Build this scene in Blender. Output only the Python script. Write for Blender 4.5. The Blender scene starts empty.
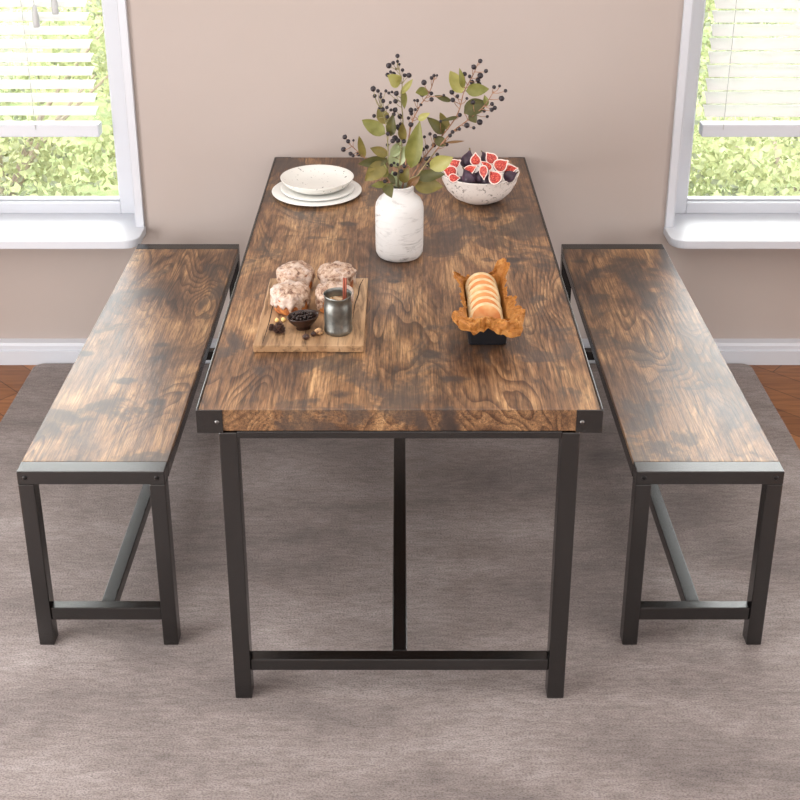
import bpy, bmesh, math, random
from mathutils import Vector, Matrix, noise
random.seed(7)
PI = math.pi
sc = bpy.context.scene
C = sc.collection

# ------------------------------------------------------------------ camera
F, PPY, TH, H, CX = 1167.926, 200.0, 0.363, 1.997, 0.001
_c, _s = math.cos(TH), math.sin(TH)
cam_d = bpy.data.cameras.new('camera')
cam_d.sensor_width = 36.0
cam_d.lens = 36.0 * F / 800.0
cam_d.shift_y = -(400.0 - PPY) / 800.0
cam_d.clip_start = 0.05
cam_d.clip_end = 200
cam = bpy.data.objects.new('camera', cam_d)
cam.location = (CX, 0, H)
cam.rotation_euler = (PI / 2 - TH, 0, 0)
C.objects.link(cam)
sc.camera = cam


def ray(x, y):
    a, b = (x - 400) / F, (y - PPY) / F
    return Vector((a, _c - b * _s, -_s - b * _c))


def at_y(x, y, Y):
    """world point seen at a photo pixel, at a given depth"""
    d = ray(x, y)
    return Vector((CX, 0, H)) + d * (Y / d.y)


def at_z(x, y, Z):
    d = ray(x, y)
    return Vector((CX, 0, H)) + d * ((Z - H) / d.z)


# ------------------------------------------------------------------ materials
def lin(r, g, b):
    f = lambda v: ((v / 255 + .055) / 1.055) ** 2.4 if v > 10 else v / 255 / 12.92
    return (f(r), f(g), f(b), 1)


class NT:
    def __init__(self, name):
        self.m = bpy.data.materials.new(name)
        self.m.use_nodes = True
        self.t = self.m.node_tree
        self.n = self.t.nodes
        self.b = self.n['Principled BSDF']

    def new(self, kind, **kw):
        nd = self.n.new('ShaderNode' + kind)
        for k, v in kw.items():
            if k in nd.inputs.keys():
                nd.inputs[k].default_value = v
            else:
                setattr(nd, k, v)
        return nd

    def link(self, a, b):
        self.t.links.new(a, b)

    def set(self, **kw):
        for k, v in kw.items():
            self.b.inputs[k.replace('_', ' ')].default_value = v
        return self

    def coords(self, scale=(1, 1, 1), rand=False, kind='Object', loc=(0, 0, 0)):
        tc = self.new('TexCoord')
        mp = self.new('Mapping')
        mp.inputs['Scale'].default_value = scale
        mp.inputs['Location'].default_value = loc
        src = tc.outputs[kind]
        if rand:
            oi = self.new('ObjectInfo')
            vm = self.new('VectorMath', operation='MULTIPLY_ADD')
            cb = self.new('CombineXYZ')
            for i in range(3):
                self.link(oi.outputs['Random'], cb.inputs[i])
            self.link(cb.outputs[0], vm.inputs[0])
            vm.inputs[1].default_value = (17.3, 31.7, 9.1)
            self.link(src, vm.inputs[2])
            src = vm.outputs[0]
        self.link(src, mp.inputs['Vector'])
        return mp.outputs['Vector']

    def noise(self, vec, scale, detail=4, rough=.55, dist=0):
        nd = self.new('TexNoise')
        nd.inputs['Scale'].default_value = scale
        nd.inputs['Detail'].default_value = detail
        nd.inputs['Roughness'].default_value = rough
        nd.inputs['Distortion'].default_value = dist
        self.link(vec, nd.inputs['Vector'])
        return nd.outputs['Fac']

    def ramp(self, fac, stops, interp='LINEAR'):
        r = self.new('ValToRGB')
        e = r.color_ramp.elements
        r.color_ramp.interpolation = interp
        while len(e) < len(stops):
            e.new(.5)
        for el, (p, c) in zip(e, stops):
            el.position = p
            el.color = c if hasattr(c, '__len__') else (c, c, c, 1)
        self.link(fac, r.inputs['Fac'])
        return r.outputs['Color']

    def mix(self, fac, a, b, mode='MIX'):
        m = self.new('Mix', data_type='RGBA', blend_type=mode)
        for sock, v in ((m.inputs[0], fac), (m.inputs[6], a), (m.inputs[7], b)):
            if hasattr(v, 'is_output'):
                self.link(v, sock)
            else:
                sock.default_value = v
        return m.outputs[2]

    def math(self, op, a, b=0.0, clamp=False):
        m = self.new('Math', operation=op)
        m.use_clamp = clamp
        for sock, v in ((m.inputs[0], a), (m.inputs[1], b)):
            if hasattr(v, 'is_output'):
                self.link(v, sock)
            else:
                sock.default_value = v
        return m.outputs[0]

    def color(self, out):
        self.link(out, self.b.inputs['Base Color'])

    def bump(self, h, strength=.2, dist=.002):
        bn = self.new('Bump')
        bn.inputs['Strength'].default_value = strength
        bn.inputs['Distance'].default_value = dist
        self.link(h, bn.inputs['Height'])
        self.link(bn.outputs[0], self.b.inputs['Normal'])


def plain(name, col, rough=.5, **kw):
    t = NT(name)
    t.set(Base_Color=col, Roughness=rough)
    t.set(**kw)
    return t.m


def rustic_wood(name, seed):
    t = NT(name)
    rnd = True
    # cathedral figure: contour lines of a stretched height field, only in some areas
    wv = t.coords((1.0, .28, 1.0), rnd, loc=(seed, seed, 0))
    ring_n = t.noise(wv, 4.2, 2.5, .45, .35)
    saw = t.new('Math', operation='FRACT')
    t.link(t.math('MULTIPLY', ring_n, 34.0), saw.inputs[0])
    ring = t.ramp(saw.outputs[0], [(0.0, .1), (.35, 0), (.85, .9), (.94, 1), (1.0, .1)])
    area = t.ramp(t.noise(t.coords((1, .6, 1), rnd, loc=(9, seed, 0)), 3.6, 2), [(.46, 0), (.58, 1)])
    # straight grain, broken into short fibres
    g1 = t.noise(t.coords((1, .035, 1), rnd, loc=(0, seed, 0)), 120, 5, .7, .25)
    g2 = t.noise(t.coords((1, .05, 1), rnd, loc=(3, seed, 0)), 330, 3, .65, .1)
    base = t.noise(t.coords((1.5, .55, 1), rnd, loc=(seed, 3, 0)), 5.5, 6, .68, .6)
    col = t.ramp(base, [(.32, lin(80, 56, 41)), (.43, lin(126, 93, 66)), (.52, lin(166, 126, 88)), (.62, lin(202, 160, 113)), (.74, lin(226, 190, 142))])
    rm = t.math('MULTIPLY', t.math('MULTIPLY', ring, area), .8)
    col = t.mix(rm, col, t.mix(1.0, col, lin(110, 80, 62), 'MULTIPLY'))
    col = t.mix(.68, col, t.ramp(g1, [(.36, lin(62, 46, 36)), (.5, lin(206, 192, 178)), (.62, lin(255, 255, 255))]), 'MULTIPLY')
    col = t.mix(.6, col, t.ramp(g2, [(.36, lin(84, 70, 60)), (.58, lin(255, 255, 255))]), 'MULTIPLY')
    # charred and greyed patches with ragged, grain-following edges
    pt = t.noise(t.coords((1.0, .8, 1.0), rnd, loc=(seed * 3, 1, 0)), 7.5, 6, .62, .5)
    pm = t.math('MULTIPLY', t.ramp(pt, [(.53, 0), (.58, .75), (.68, 1)]), .82)
    col = t.mix(pm, col, lin(62, 54, 50))
    # small dark smudges and knots
    vo = t.new('TexVoronoi', feature='F1')
    vo.inputs['Scale'].default_value = 5.5
    vo.inputs['Randomness'].default_value = 1.0
    t.link(t.coords((1.0, 1.5, .0), rnd, loc=(seed, 0, 0)), vo.inputs['Vector'])
    kd = t.math('ADD', vo.outputs['Distance'], t.math('MULTIPLY', t.noise(t.coords((1, 1, 1), rnd), 26, 4, .6), .26))
    km = t.ramp(kd, [(.235, 1), (.32, 0)])
    col = t.mix(t.math('MULTIPLY', km, .8), col, lin(50, 42, 39))
    t.color(col)
    rr = t.ramp(pt, [(.35, .33), (.7, .42)])
    t.link(rr, t.b.inputs['Roughness'])
    t.set(IOR=1.7)
    t.bump(t.math('ADD', g1, t.math('MULTIPLY', ring, .2)), .3, .0012)
    return t.m


M = {}
M['wood'] = rustic_wood('rustic_brown_wood', 1.7)
M['metal'] = None
t = NT('black_powder_coat')
t.set(Base_Color=lin(8, 6, 6), Roughness=.27, IOR=1.82)
t.bump(t.noise(t.coords(), 900, 2), .08, .0004)
M['metal'] = t.m
M['bolt'] = plain('bolt_steel', lin(120, 118, 116), .3, Metallic=1.0)
M['darkbolt'] = plain('dark_bolt', lin(30, 28, 28), .35, Metallic=.6)

# wall paint
t = NT('taupe_wall_paint')
n1 = t.noise(t.coords(), 1.2, 3)
t.color(t.ramp(n1, [(.3, lin(175, 163, 156)), (.7, lin(179, 167, 161))]))
t.set(Roughness=.75)
t.bump(t.noise(t.coords(), 260, 2), .05, .001)
M['wall'] = t.m
M['white'] = plain('white_trim_paint', lin(206, 209, 216), .35)
M['ceil'] = plain('white_ceiling_paint', lin(240, 240, 238), .8)
t = NT('white_blind_slat')
t.set(Base_Color=lin(240, 240, 239), Roughness=.45)
tr = t.new('BsdfTranslucent')
tr.inputs['Color'].default_value = lin(250, 250, 246)
ms = t.new('MixShader')
ms.inputs[0].default_value = .2
t.link(t.b.outputs[0], ms.inputs[1]); t.link(tr.outputs[0], ms.inputs[2])
t.link(ms.outputs[0], t.n['Material Output'].inputs['Surface'])
M['slat'] = t.m
M['cord'] = plain('grey_cord', lin(176, 176, 174), .6)
M['tassel'] = plain('grey_cord_tassel', lin(190, 192, 192), .4)
# pane: clear thin glass
t = NT('window_glass')
g = t.new('BsdfGlossy'); g.inputs['Roughness'].default_value = .02
tp = t.new('BsdfTransparent'); tp.inputs['Color'].default_value = (.97, .98, .97, 1)
lw = t.new('Fresnel'); lw.inputs['IOR'].default_value = 1.35
ms = t.new('MixShader')
t.link(lw.outputs[0], ms.inputs[0]); t.link(tp.outputs[0], ms.inputs[1]); t.link(g.outputs[0], ms.inputs[2])
t.link(ms.outputs[0], t.n['Material Output'].inputs['Surface'])
M['glass'] = t.m

# rug
t = NT('grey_woven_rug')
st = t.noise(t.coords((.22, 1, 1)), 95, 4, .7)
blot = t.noise(t.coords((.45, 1.1, 1), loc=(3, 1, 0)), 3.2, 5, .65, .3)
speck = t.noise(t.coords((.6, 1, 1)), 330, 2, .6)
c1 = t.ramp(blot, [(.3, lin(116, 106, 103)), (.5, lin(149, 138, 134)), (.7, lin(178, 168, 165))])
c2 = t.ramp(st, [(.35, lin(160, 150, 147)), (.6, lin(255, 254, 254))])
col = t.mix(.45, c1, c2, 'MULTIPLY')
c3 = t.ramp(speck, [(.35, lin(130, 122, 120)), (.55, lin(255, 255, 255))])
col = t.mix(.55, col, c3, 'MULTIPLY')
t.color(col)
t.set(Roughness=.95)
t.b.inputs['Sheen Weight'].default_value = .15
t.bump(t.math('ADD', st, speck), .6, .004)
M['rug'] = t.m

# floor planks
t = NT('brown_floor_planks')
v = t.coords()
mp = t.new('Mapping'); mp.inputs['Rotation'].default_value = (0, 0, .75)
t.link(v, mp.inputs['Vector'])
bk = t.new('TexBrick')
t.link(mp.outputs[0], bk.inputs['Vector'])
bk.inputs['Scale'].default_value = 1.0
bk.inputs['Brick Width'].default_value = .6
bk.inputs['Row Height'].default_value = .11
bk.inputs['Mortar Size'].default_value = .0015
bk.inputs['Color1'].default_value = lin(178, 124, 82)
bk.inputs['Color2'].default_value = lin(138, 92, 58)
bk.inputs['Mortar'].default_value = lin(80, 50, 30)
mp2 = t.new('Mapping'); mp2.inputs['Rotation'].default_value = (0, 0, .75); mp2.inputs['Scale'].default_value = (.08, 1, 1)
t.link(v, mp2.inputs['Vector'])
gn = t.noise(mp2.outputs[0], 70, 5, .6, .4)
t.color(t.mix(.6, bk.outputs['Color'], t.ramp(gn, [(.3, lin(150, 110, 80)), (.65, lin(255, 250, 245))]), 'MULTIPLY'))
t.set(Roughness=.45)
M['floor'] = t.m

# ceramics
t = NT('white_speckled_ceramic')
n1 = t.noise(t.coords(), 85, 2, .5, .4)
n2 = t.noise(t.coords(), 14, 2)
mk = t.math('MULTIPLY', t.ramp(n1, [(.66, 0), (.70, 1)]), t.ramp(n2, [(.45, 0), (.55, 1)]))
t.color(t.mix(mk, lin(233, 232, 226), lin(60, 55, 50)))
t.set(Roughness=.3)
M['ceramic_s'] = t.m
t = NT('white_ceramic_terrazzo')
n1 = t.noise(t.coords((1, 1, 1)), 105, 3, .6, .8)
n2 = t.noise(t.coords((1, 1, 1)), 20, 2)
mk = t.math('MULTIPLY', t.ramp(n1, [(.57, 0), (.62, 1)]), t.ramp(n2, [(.42, 0), (.56, 1)]))
t.color(t.mix(t.math('MULTIPLY', mk, .75), lin(238, 230, 224), lin(105, 92, 82)))
t.set(Roughness=.45)
M['ceramic_t'] = t.m
M['ceramic'] = plain('white_ceramic', lin(236, 236, 232), .28)
t = NT('white_washed_stoneware')
n1 = t.noise(t.coords((1, 1, 4)), 16, 6, .7, .9)
n2 = t.noise(t.coords((1, 1, 1)), 11, 2)
mk = t.math('MULTIPLY', t.ramp(n1, [(.52, 0), (.66, 1)]), t.ramp(n2, [(.35, .1), (.65, 1)]))
t.color(t.mix(t.math('MULTIPLY', mk, .8), lin(212, 210, 208), lin(108, 105, 104)))
t.set(Roughness=.6)
t.bump(n1, .25, .002)
M['vase'] = t.m

# cutting board
t = NT('pale_board_wood')
g1 = t.noise(t.coords((1, .1, 1)), 55, 5, .65, .6)
g2 = t.noise(t.coords((1, .25, 1), loc=(4, 0, 0)), 9, 4, .6, .6)
c = t.ramp(g2, [(.3, lin(134, 102, 72)), (.5, lin(176, 142, 106)), (.7, lin(200, 170, 136))])
c = t.mix(.6, c, t.ramp(g1, [(.37, lin(96, 72, 52)), (.52, lin(255, 250, 244))]), 'MULTIPLY')
t.color(c); t.set(Roughness=.6); t.bump(g1, .3, .0015)
M['board'] = t.m
M['crack'] = plain('dark_wood_crack', lin(58, 40, 28), .8)

# food
t = NT('cake_crumb')
n1 = t.noise(t.coords(), 60, 4, .6)
t.color(t.ramp(n1, [(.35, lin(120, 66, 36)), (.5, lin(176, 104, 54)), (.65, lin(214, 140, 70))]))
t.set(Roughness=.7); t.bump(n1, .4, .003)
M['cake'] = t.m
t = NT('sugar_icing')
n1 = t.noise(t.coords((1, 1, 1), True), 75, 5, .7, .8)
n2 = t.noise(t.coords((1, 1, 1), True), 28, 3, .6)
c = t.ramp(n1, [(.36, lin(100, 68, 52)), (.47, lin(168, 136, 114)), (.6, lin(200, 176, 156))])
t.color(t.mix(t.ramp(n2, [(.48, 0), (.62, .55)]), c, lin(224, 208, 198)))
t.set(Roughness=.42); t.bump(n1, .5, .003)
M['icing'] = t.m
t = NT('brushed_pewter')
n1 = t.noise(t.coords(), 30, 4, .6)
t.color(t.ramp(n1, [(.35, lin(104, 106, 103)), (.65, lin(142, 142, 137))]))
t.set(Metallic=.9, Roughness=.38)
M['pewter'] = t.m
t = NT('milky_coffee')
n1 = t.noise(t.coords(), 55, 3, .5, 1.0)
t.color(t.ramp(n1, [(.42, lin(150, 96, 52)), (.55, lin(226, 196, 160))])); t.set(Roughness=.25)
M['coffee'] = t.m
t = NT('cinnamon_bark')
n1 = t.noise(t.coords((1, 1, .1)), 300, 3)
t.color(t.ramp(n1, [(.35, lin(112, 52, 36)), (.6, lin(176, 98, 74))])); t.set(Roughness=.7)
M['cinnamon'] = t.m
M['darkbowl'] = plain('dark_brown_glaze', lin(46, 26, 20), .3)
M['choc'] = plain('dark_glossy_chocolate', lin(38, 20, 14), .25)
t = NT('cone_scale')
n1 = t.noise(t.coords(), 140, 3)
t.color(t.ramp(n1, [(.35, lin(40, 24, 18)), (.65, lin(84, 52, 38))])); t.set(Roughness=.6)
M['cone'] = t.m
M['nut'] = plain('blanched_nut', lin(236, 200, 130), .45)
t = NT('nut_shell')
n1 = t.noise(t.coords(), 120, 3)
t.color(t.ramp(n1, [(.35, lin(86, 52, 30)), (.6, lin(206, 164, 118))])); t.set(Roughness=.55)
M['shell'] = t.m
M['tin'] = plain('black_enamel_tin', lin(26, 27, 32), .3)
t = NT('baking_parchment')
n1 = t.noise(t.coords(), 45, 6, .7, 1.2)
t.color(t.ramp(n1, [(.3, lin(150, 94, 36)), (.5, lin(190, 126, 56)), (.7, lin(216, 160, 84))]))
t.set(Roughness=.55); t.bump(n1, .7, .006)
tr = t.new('BsdfTranslucent'); tr.inputs['Color'].default_value = lin(230, 160, 70)
ms = t.new('MixShader'); ms.inputs[0].default_value = .25
t.link(t.b.outputs[0], ms.inputs[1]); t.link(tr.outputs[0], ms.inputs[2])
t.link(ms.outputs[0], t.n['Material Output'].inputs['Surface'])
M['paper'] = t.m
t = NT('bun_crust')
tc = t.coords((1, 1, 1), True)
n1 = t.noise(tc, 22, 3, .5)
t.color(t.ramp(n1, [(.38, lin(198, 122, 62)), (.5, lin(206, 144, 84)), (.62, lin(212, 172, 118))]))
t.set(Roughness=.55)
M['bun'] = t.m
t = NT('bun_crust_pale')
n1 = t.noise(t.coords(), 70, 3, .5)
t.color(t.ramp(n1, [(.35, lin(206, 174, 126)), (.65, lin(218, 196, 154))]))
t.set(Roughness=.6)
M['bunpale'] = t.m

t = NT('fig_skin')
n1 = t.noise(t.coords((1, 1, .3), True), 45, 4, .6)
t.color(t.ramp(n1, [(.3, lin(38, 26, 36)), (.55, lin(66, 46, 62)), (.75, lin(104, 84, 104))]))
t.set(Roughness=.45)
M['figskin'] = t.m
M['figstem'] = plain('fig_stem', lin(112, 100, 66), .7)
M['figrind'] = plain('fig_rind', lin(240, 214, 204), .5)
t = NT('fig_flesh')
n1 = t.noise(t.coords((1, 1, 1), True), 260, 3, .6)
t.color(t.ramp(n1, [(.34, lin(130, 20, 22)), (.5, lin(198, 52, 44)), (.66, lin(230, 120, 92))]))
t.set(Roughness=.3); t.bump(n1, .6, .002)
M['figflesh'] = t.m

t = NT('dark_berry_skin')
n1 = t.noise(t.coords((1, 1, 1), True), 2.0, 2)
t.color(t.ramp(n1, [(.35, lin(24, 18, 24)), (.6, lin(40, 30, 36)), (.75, lin(44, 46, 62))]))
t.set(Roughness=.32)
M['berry'] = t.m
t = NT('brown_twig')
n1 = t.noise(t.coords(), 90, 3)
t.color(t.ramp(n1, [(.35, lin(122, 84, 60)), (.65, lin(168, 128, 100))])); t.set(Roughness=.7)
M['twig'] = t.m
t = NT('green_twig')
n1 = t.noise(t.coords(), 90, 3)
t.color(t.ramp(n1, [(.35, lin(112, 110, 72)), (.65, lin(150, 140, 100))])); t.set(Roughness=.7)
M['gtwig'] = t.m


def leaf_mat(name, a, b, trans=.35):
    t = NT(name)
    n1 = t.noise(t.coords(), 30, 3)
    col = t.ramp(n1, [(.3, a), (.7, b)])
    t.color(col); t.set(Roughness=.45)
    tr = t.new('BsdfTranslucent')
    t.link(col, tr.inputs['Color'])
    ms = t.new('MixShader'); ms.inputs[0].default_value = trans
    t.link(t.b.outputs[0], ms.inputs[1]); t.link(tr.outputs[0], ms.inputs[2])
    t.link(ms.outputs[0], t.n['Material Output'].inputs['Surface'])
    return t.m


M['leaf_l'] = leaf_mat('leaf_light', lin(158, 156, 84), lin(184, 180, 110))
M['leaf_m'] = leaf_mat('leaf_mid', lin(116, 118, 56), lin(146, 146, 82))
M['leaf_d'] = leaf_mat('leaf_dark', lin(74, 74, 38), lin(102, 100, 56))
M['leaf_o'] = leaf_mat('leaf_olive', lin(112, 104, 52), lin(140, 128, 70))
M['leaf_p'] = leaf_mat('leaf_pale', lin(168, 182, 136), lin(190, 200, 158))
M['leaf_b'] = leaf_mat('leaf_brown', lin(120, 92, 62), lin(146, 112, 76))
M['bush_a'] = leaf_mat('garden_leaf_light', lin(140, 148, 104), lin(176, 180, 140), .45)
M['bush_b'] = leaf_mat('garden_leaf_mid', lin(116, 126, 86), lin(152, 158, 116), .45)
M['bush_c'] = leaf_mat('garden_leaf_dull', lin(98, 104, 84), lin(132, 138, 116), .45)
t = NT('lawn_grass')
n1 = t.noise(t.coords(), 6, 6, .7)
t.color(t.ramp(n1, [(.35, lin(96, 112, 66)), (.65, lin(140, 150, 104))])); t.set(Roughness=.9)
M['lawn'] = t.m
M['bark'] = plain('grey_bark', lin(140, 128, 116), .8)


# ------------------------------------------------------------------ mesh helpers
def link(o, parent=None):
    C.objects.link(o)
    if parent is not None:
        o.parent = parent
    return o


def obj(name, bm, mat, parent=None, smooth=False, bevel=0, seg=2):
    me = bpy.data.meshes.new(name)
    bmesh.ops.recalc_face_normals(bm, faces=bm.faces)
    bm.to_mesh(me); bm.free()
    for m in (mat if isinstance(mat, (list, tuple)) else [mat]):
        me.materials.append(m)
    if smooth:
        for p in me.polygons:
            p.use_smooth = True
    o = bpy.data.objects.new(name, me)
    link(o, parent)
    if bevel:
        md = o.modifiers.new('bevel', 'BEVEL')
        md.width = bevel; md.segments = seg; md.limit_method = 'ANGLE'; md.angle_limit = .6
    return o


def tag(o, label, cat, group=None):
    o['label'] = label
    o['category'] = cat
    if group:
        o['group'] = group
    return o


def thing(name, label, cat, loc=(0, 0, 0), rotz=0, group=None):
    o = bpy.data.objects.new(name, None)
    o.empty_display_size = .05
    o.location = loc
    o.rotation_euler = (0, 0, rotz)
    link(o)
    return tag(o, label, cat, group)


def struct(o):
    o['kind'] = 'structure'
    return o


def box(bm, x0, x1, y0, y1, z0, z1):
    vs = [bm.verts.new((x, y, z)) for z in (z0, z1) for y in (y0, y1) for x in (x0, x1)]
    for f in ((0, 1, 3, 2), (4, 6, 7, 5), (0, 4, 5, 1), (2, 3, 7, 6), (0, 2, 6, 4), (1, 5, 7, 3)):
        bm.faces.new([vs[i] for i in f])
    return bm


def bx(*a):
    return box(bmesh.new(), *a)


def lathe(prof, n=48, bm=None, closed_ends=True):
    bm = bm or bmesh.new()
    rings = []
    for r, z in prof:
        if r < 1e-6:
            rings.append([bm.verts.new((0, 0, z))])
        else:
            rings.append([bm.verts.new((r * math.cos(2 * PI * k / n), r * math.sin(2 * PI * k / n), z)) for k in range(n)])
    for a, b in zip(rings, rings[1:]):
        if len(a) == 1 and len(b) == 1:
            continue
        for k in range(n):
            k2 = (k + 1) % n
            if len(a) == 1:
                bm.faces.new((a[0], b[k], b[k2]))
            elif len(b) == 1:
                bm.faces.new((a[k], b[0], a[k2]))
            else:
                bm.faces.new((a[k], b[k], b[k2], a[k2]))
    return bm


def tube(bm, pts, rad, n=6, cap=True):
    pts = [Vector(p) for p in pts]
    rad = rad if hasattr(rad, '__len__') else [rad] * len(pts)
    up = Vector((.3, .2, 1)).normalized()
    rings = []
    for i, p in enumerate(pts):
        d = (pts[min(i + 1, len(pts) - 1)] - pts[max(i - 1, 0)])
        d = d.normalized() if d.length > 1e-9 else Vector((0, 0, 1))
        a = d.cross(up)
        if a.length < 1e-3:
            a = d.cross(Vector((1, 0, 0)))
        a.normalize(); b = d.cross(a)
        rings.append([bm.verts.new(p + (a * math.cos(2 * PI * k / n) + b * math.sin(2 * PI * k / n)) * rad[i]) for k in range(n)])
    for r0, r1 in zip(rings, rings[1:]):
        for k in range(n):
            bm.faces.new((r0[k], r0[(k + 1) % n], r1[(k + 1) % n], r1[k]))
    if cap:
        bm.faces.new(rings[0][::-1]); bm.faces.new(rings[-1])
    return bm


def smooth_path(pts, sub=4):
    """Catmull-Rom through points"""
    pts = [Vector(p) for p in pts]
    out = []
    for i in range(len(pts) - 1):
        p0, p1, p2, p3 = pts[max(i - 1, 0)], pts[i], pts[i + 1], pts[min(i + 2, len(pts) - 1)]
        for k in range(sub):
            u = k / sub
            out.append(.5 * ((2 * p1) + (p2 - p0) * u + (2 * p0 - 5 * p1 + 4 * p2 - p3) * u * u + (3 * p1 - p0 - 3 * p2 + p3) * u ** 3))
    out.append(pts[-1])
    return out


# ------------------------------------------------------------------ the room
ZF = -.012                       # bare floor; the rug's face is z = 0
WY = 3.688                       # back wall face
WT = .26                         # its thickness
XL, XR, YF, ZC = -2.5, 2.5, -1.7, 2.75
WIN = [(-2.2, -.893), (.927, 2.23)]
WZ0, WZ1 = .473, 2.2
bm = bmesh.new()
box(bm, XL - .15, XR + .15, WY, WY + WT, ZF, WZ0)
box(bm, XL - .15, XR + .15, WY, WY + WT, WZ1, ZC)
for a, b in ((XL - .15, WIN[0][0]), (WIN[0][1], WIN[1][0]), (WIN[1][1], XR + .15)):
    box(bm, a, b, WY, WY + WT, WZ0, WZ1)
struct(obj('wall_back', bm, M['wall']))
struct(obj('wall_left', bx(XL - .15, XL, YF, WY, ZF, ZC), M['wall']))
struct(obj('wall_right', bx(XR, XR + .15, YF, WY, ZF, ZC), M['wall']))
struct(obj('wall_front', bx(XL - .15, XR + .15, YF - .15, YF, ZF, ZC), M['wall']))
struct(obj('floor', bx(XL - .15, XR + .15, YF - .15, WY + WT, ZF - .1, ZF), M['floor']))
struct(obj('ceiling', bx(XL - .15, XR + .15, YF - .15, WY + WT, ZC, ZC + .15), M['ceil']))

bm = bmesh.new()
pf = [(WY - .040, ZF), (WY - .040, .042), (WY - .033, .044), (WY - .033, .060), (WY - .027, .069), (WY, .072), (WY, ZF)]
vs = [[bm.verts.new((x, y, z)) for y, z in pf] for x in (XL, XR)]
for k in range(len(pf)):
    k2 = (k + 1) % len(pf)
    bm.faces.new((vs[0][k], vs[0][k2], vs[1][k2], vs[1][k]))
bm.faces.new(vs[0]); bm.faces.new(vs[1][::-1])
struct(obj('baseboard_back', bm, M['white']))


def window(n, x0, x1, sgn):
    """x0..x1 the wall opening; sgn = +1 when the inner (near) jamb is x1"""
    SY = 3.798                   # face of the sash
    bm = bmesh.new()
    fw, fb = (.080 if n == 1 else .072), .042
    # sash: outer rails with a small stepped bead round the glass
    for a, b, c, d in ((x0, x0 + fw, WZ0 + .029, WZ1), (x1 - fw, x1, WZ0 + .029, WZ1)):
        box(bm, a, b, SY, SY + .06, c, d)
    box(bm, x0 + fw, x1 - fw, SY, SY + .06, WZ0 + .029, WZ0 + .029 + fb)
    box(bm, x0 + fw, x1 - fw, SY, SY + .06, WZ1 - fb, WZ1)
    for a, b, c, d in ((x0 + fw, x0 + fw + .008, .544, WZ1 - fb), (x1 - fw - .008, x1 - fw, .544, WZ1 - fb),
                       (x0 + fw + .008, x1 - fw - .008, .544, .551)):
        box(bm, a, b, SY + .02, SY + .05, c, d)
    r = struct(obj('window_%d' % n, bm, M['white'], bevel=.004))
    # casing round the opening
    bm = bmesh.new()
    cw = .026
    CY0, CY1 = WY - .016, WY + .004
    box(bm, x0 - cw, x0, CY0, CY1 - .004, WZ0 + .029, WZ1 + cw)
    box(bm, x1, x1 + cw, CY0, CY1 - .004, WZ0 + .029, WZ1 + cw)
    box(bm, x0, x1, CY0, CY1 - .004, WZ1, WZ1 + cw)
    # white lining of the reveal
    box(bm, x0, x0 + .004, CY0 + .002, SY, WZ0 + .029, WZ1)
    box(bm, x1 - .004, x1, CY0 + .002, SY, WZ0 + .029, WZ1)
    box(bm, x0 + .004, x1 - .004, CY0 + .002, SY, WZ1 - .004, WZ1)
    obj('casing', bm, M['white'], r, bevel=.002)
    # sill board with rounded front corners
    bm = bmesh.new()
    a, b, R = x0 - cw - .002, x1 + cw + .002, .05
    yb, yf = WY, 3.553
    out = [(a, yb)]
    for k in range(9):
        t_ = PI + k / 8 * PI / 2
        out.append((a + R + R * math.cos(t_), yf + R + R * math.sin(t_)))
    for k in range(9):
        t_ = 1.5 * PI + k / 8 * PI / 2
        out.append((b - R + R * math.cos(t_), yf + R + R * math.sin(t_)))
    out += [(b, yb), (x1, yb), (x1, SY + .06), (x0, SY + .06), (x0, yb)]
    lo = [bm.verts.new((x, y, WZ0)) for x, y in out]
    hi = [bm.verts.new((x, y, WZ0 + .029)) for x, y in out]
    bm.faces.new(lo[::-1]); bm.faces.new(hi)
    for k in range(len(out)):
        k2 = (k + 1) % len(out)
        bm.faces.new((lo[k], lo[k2], hi[k2], hi[k]))
    obj('sill', bm, M['white'], r, bevel=.003)
    obj('pane', bx(x0 + fw, x1 - fw, SY + .033, SY + .037, .543, WZ1 - fb), M['glass'], r)
    return r


window(1, *WIN[0], 1)
window(2, *WIN[1], -1)


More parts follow.
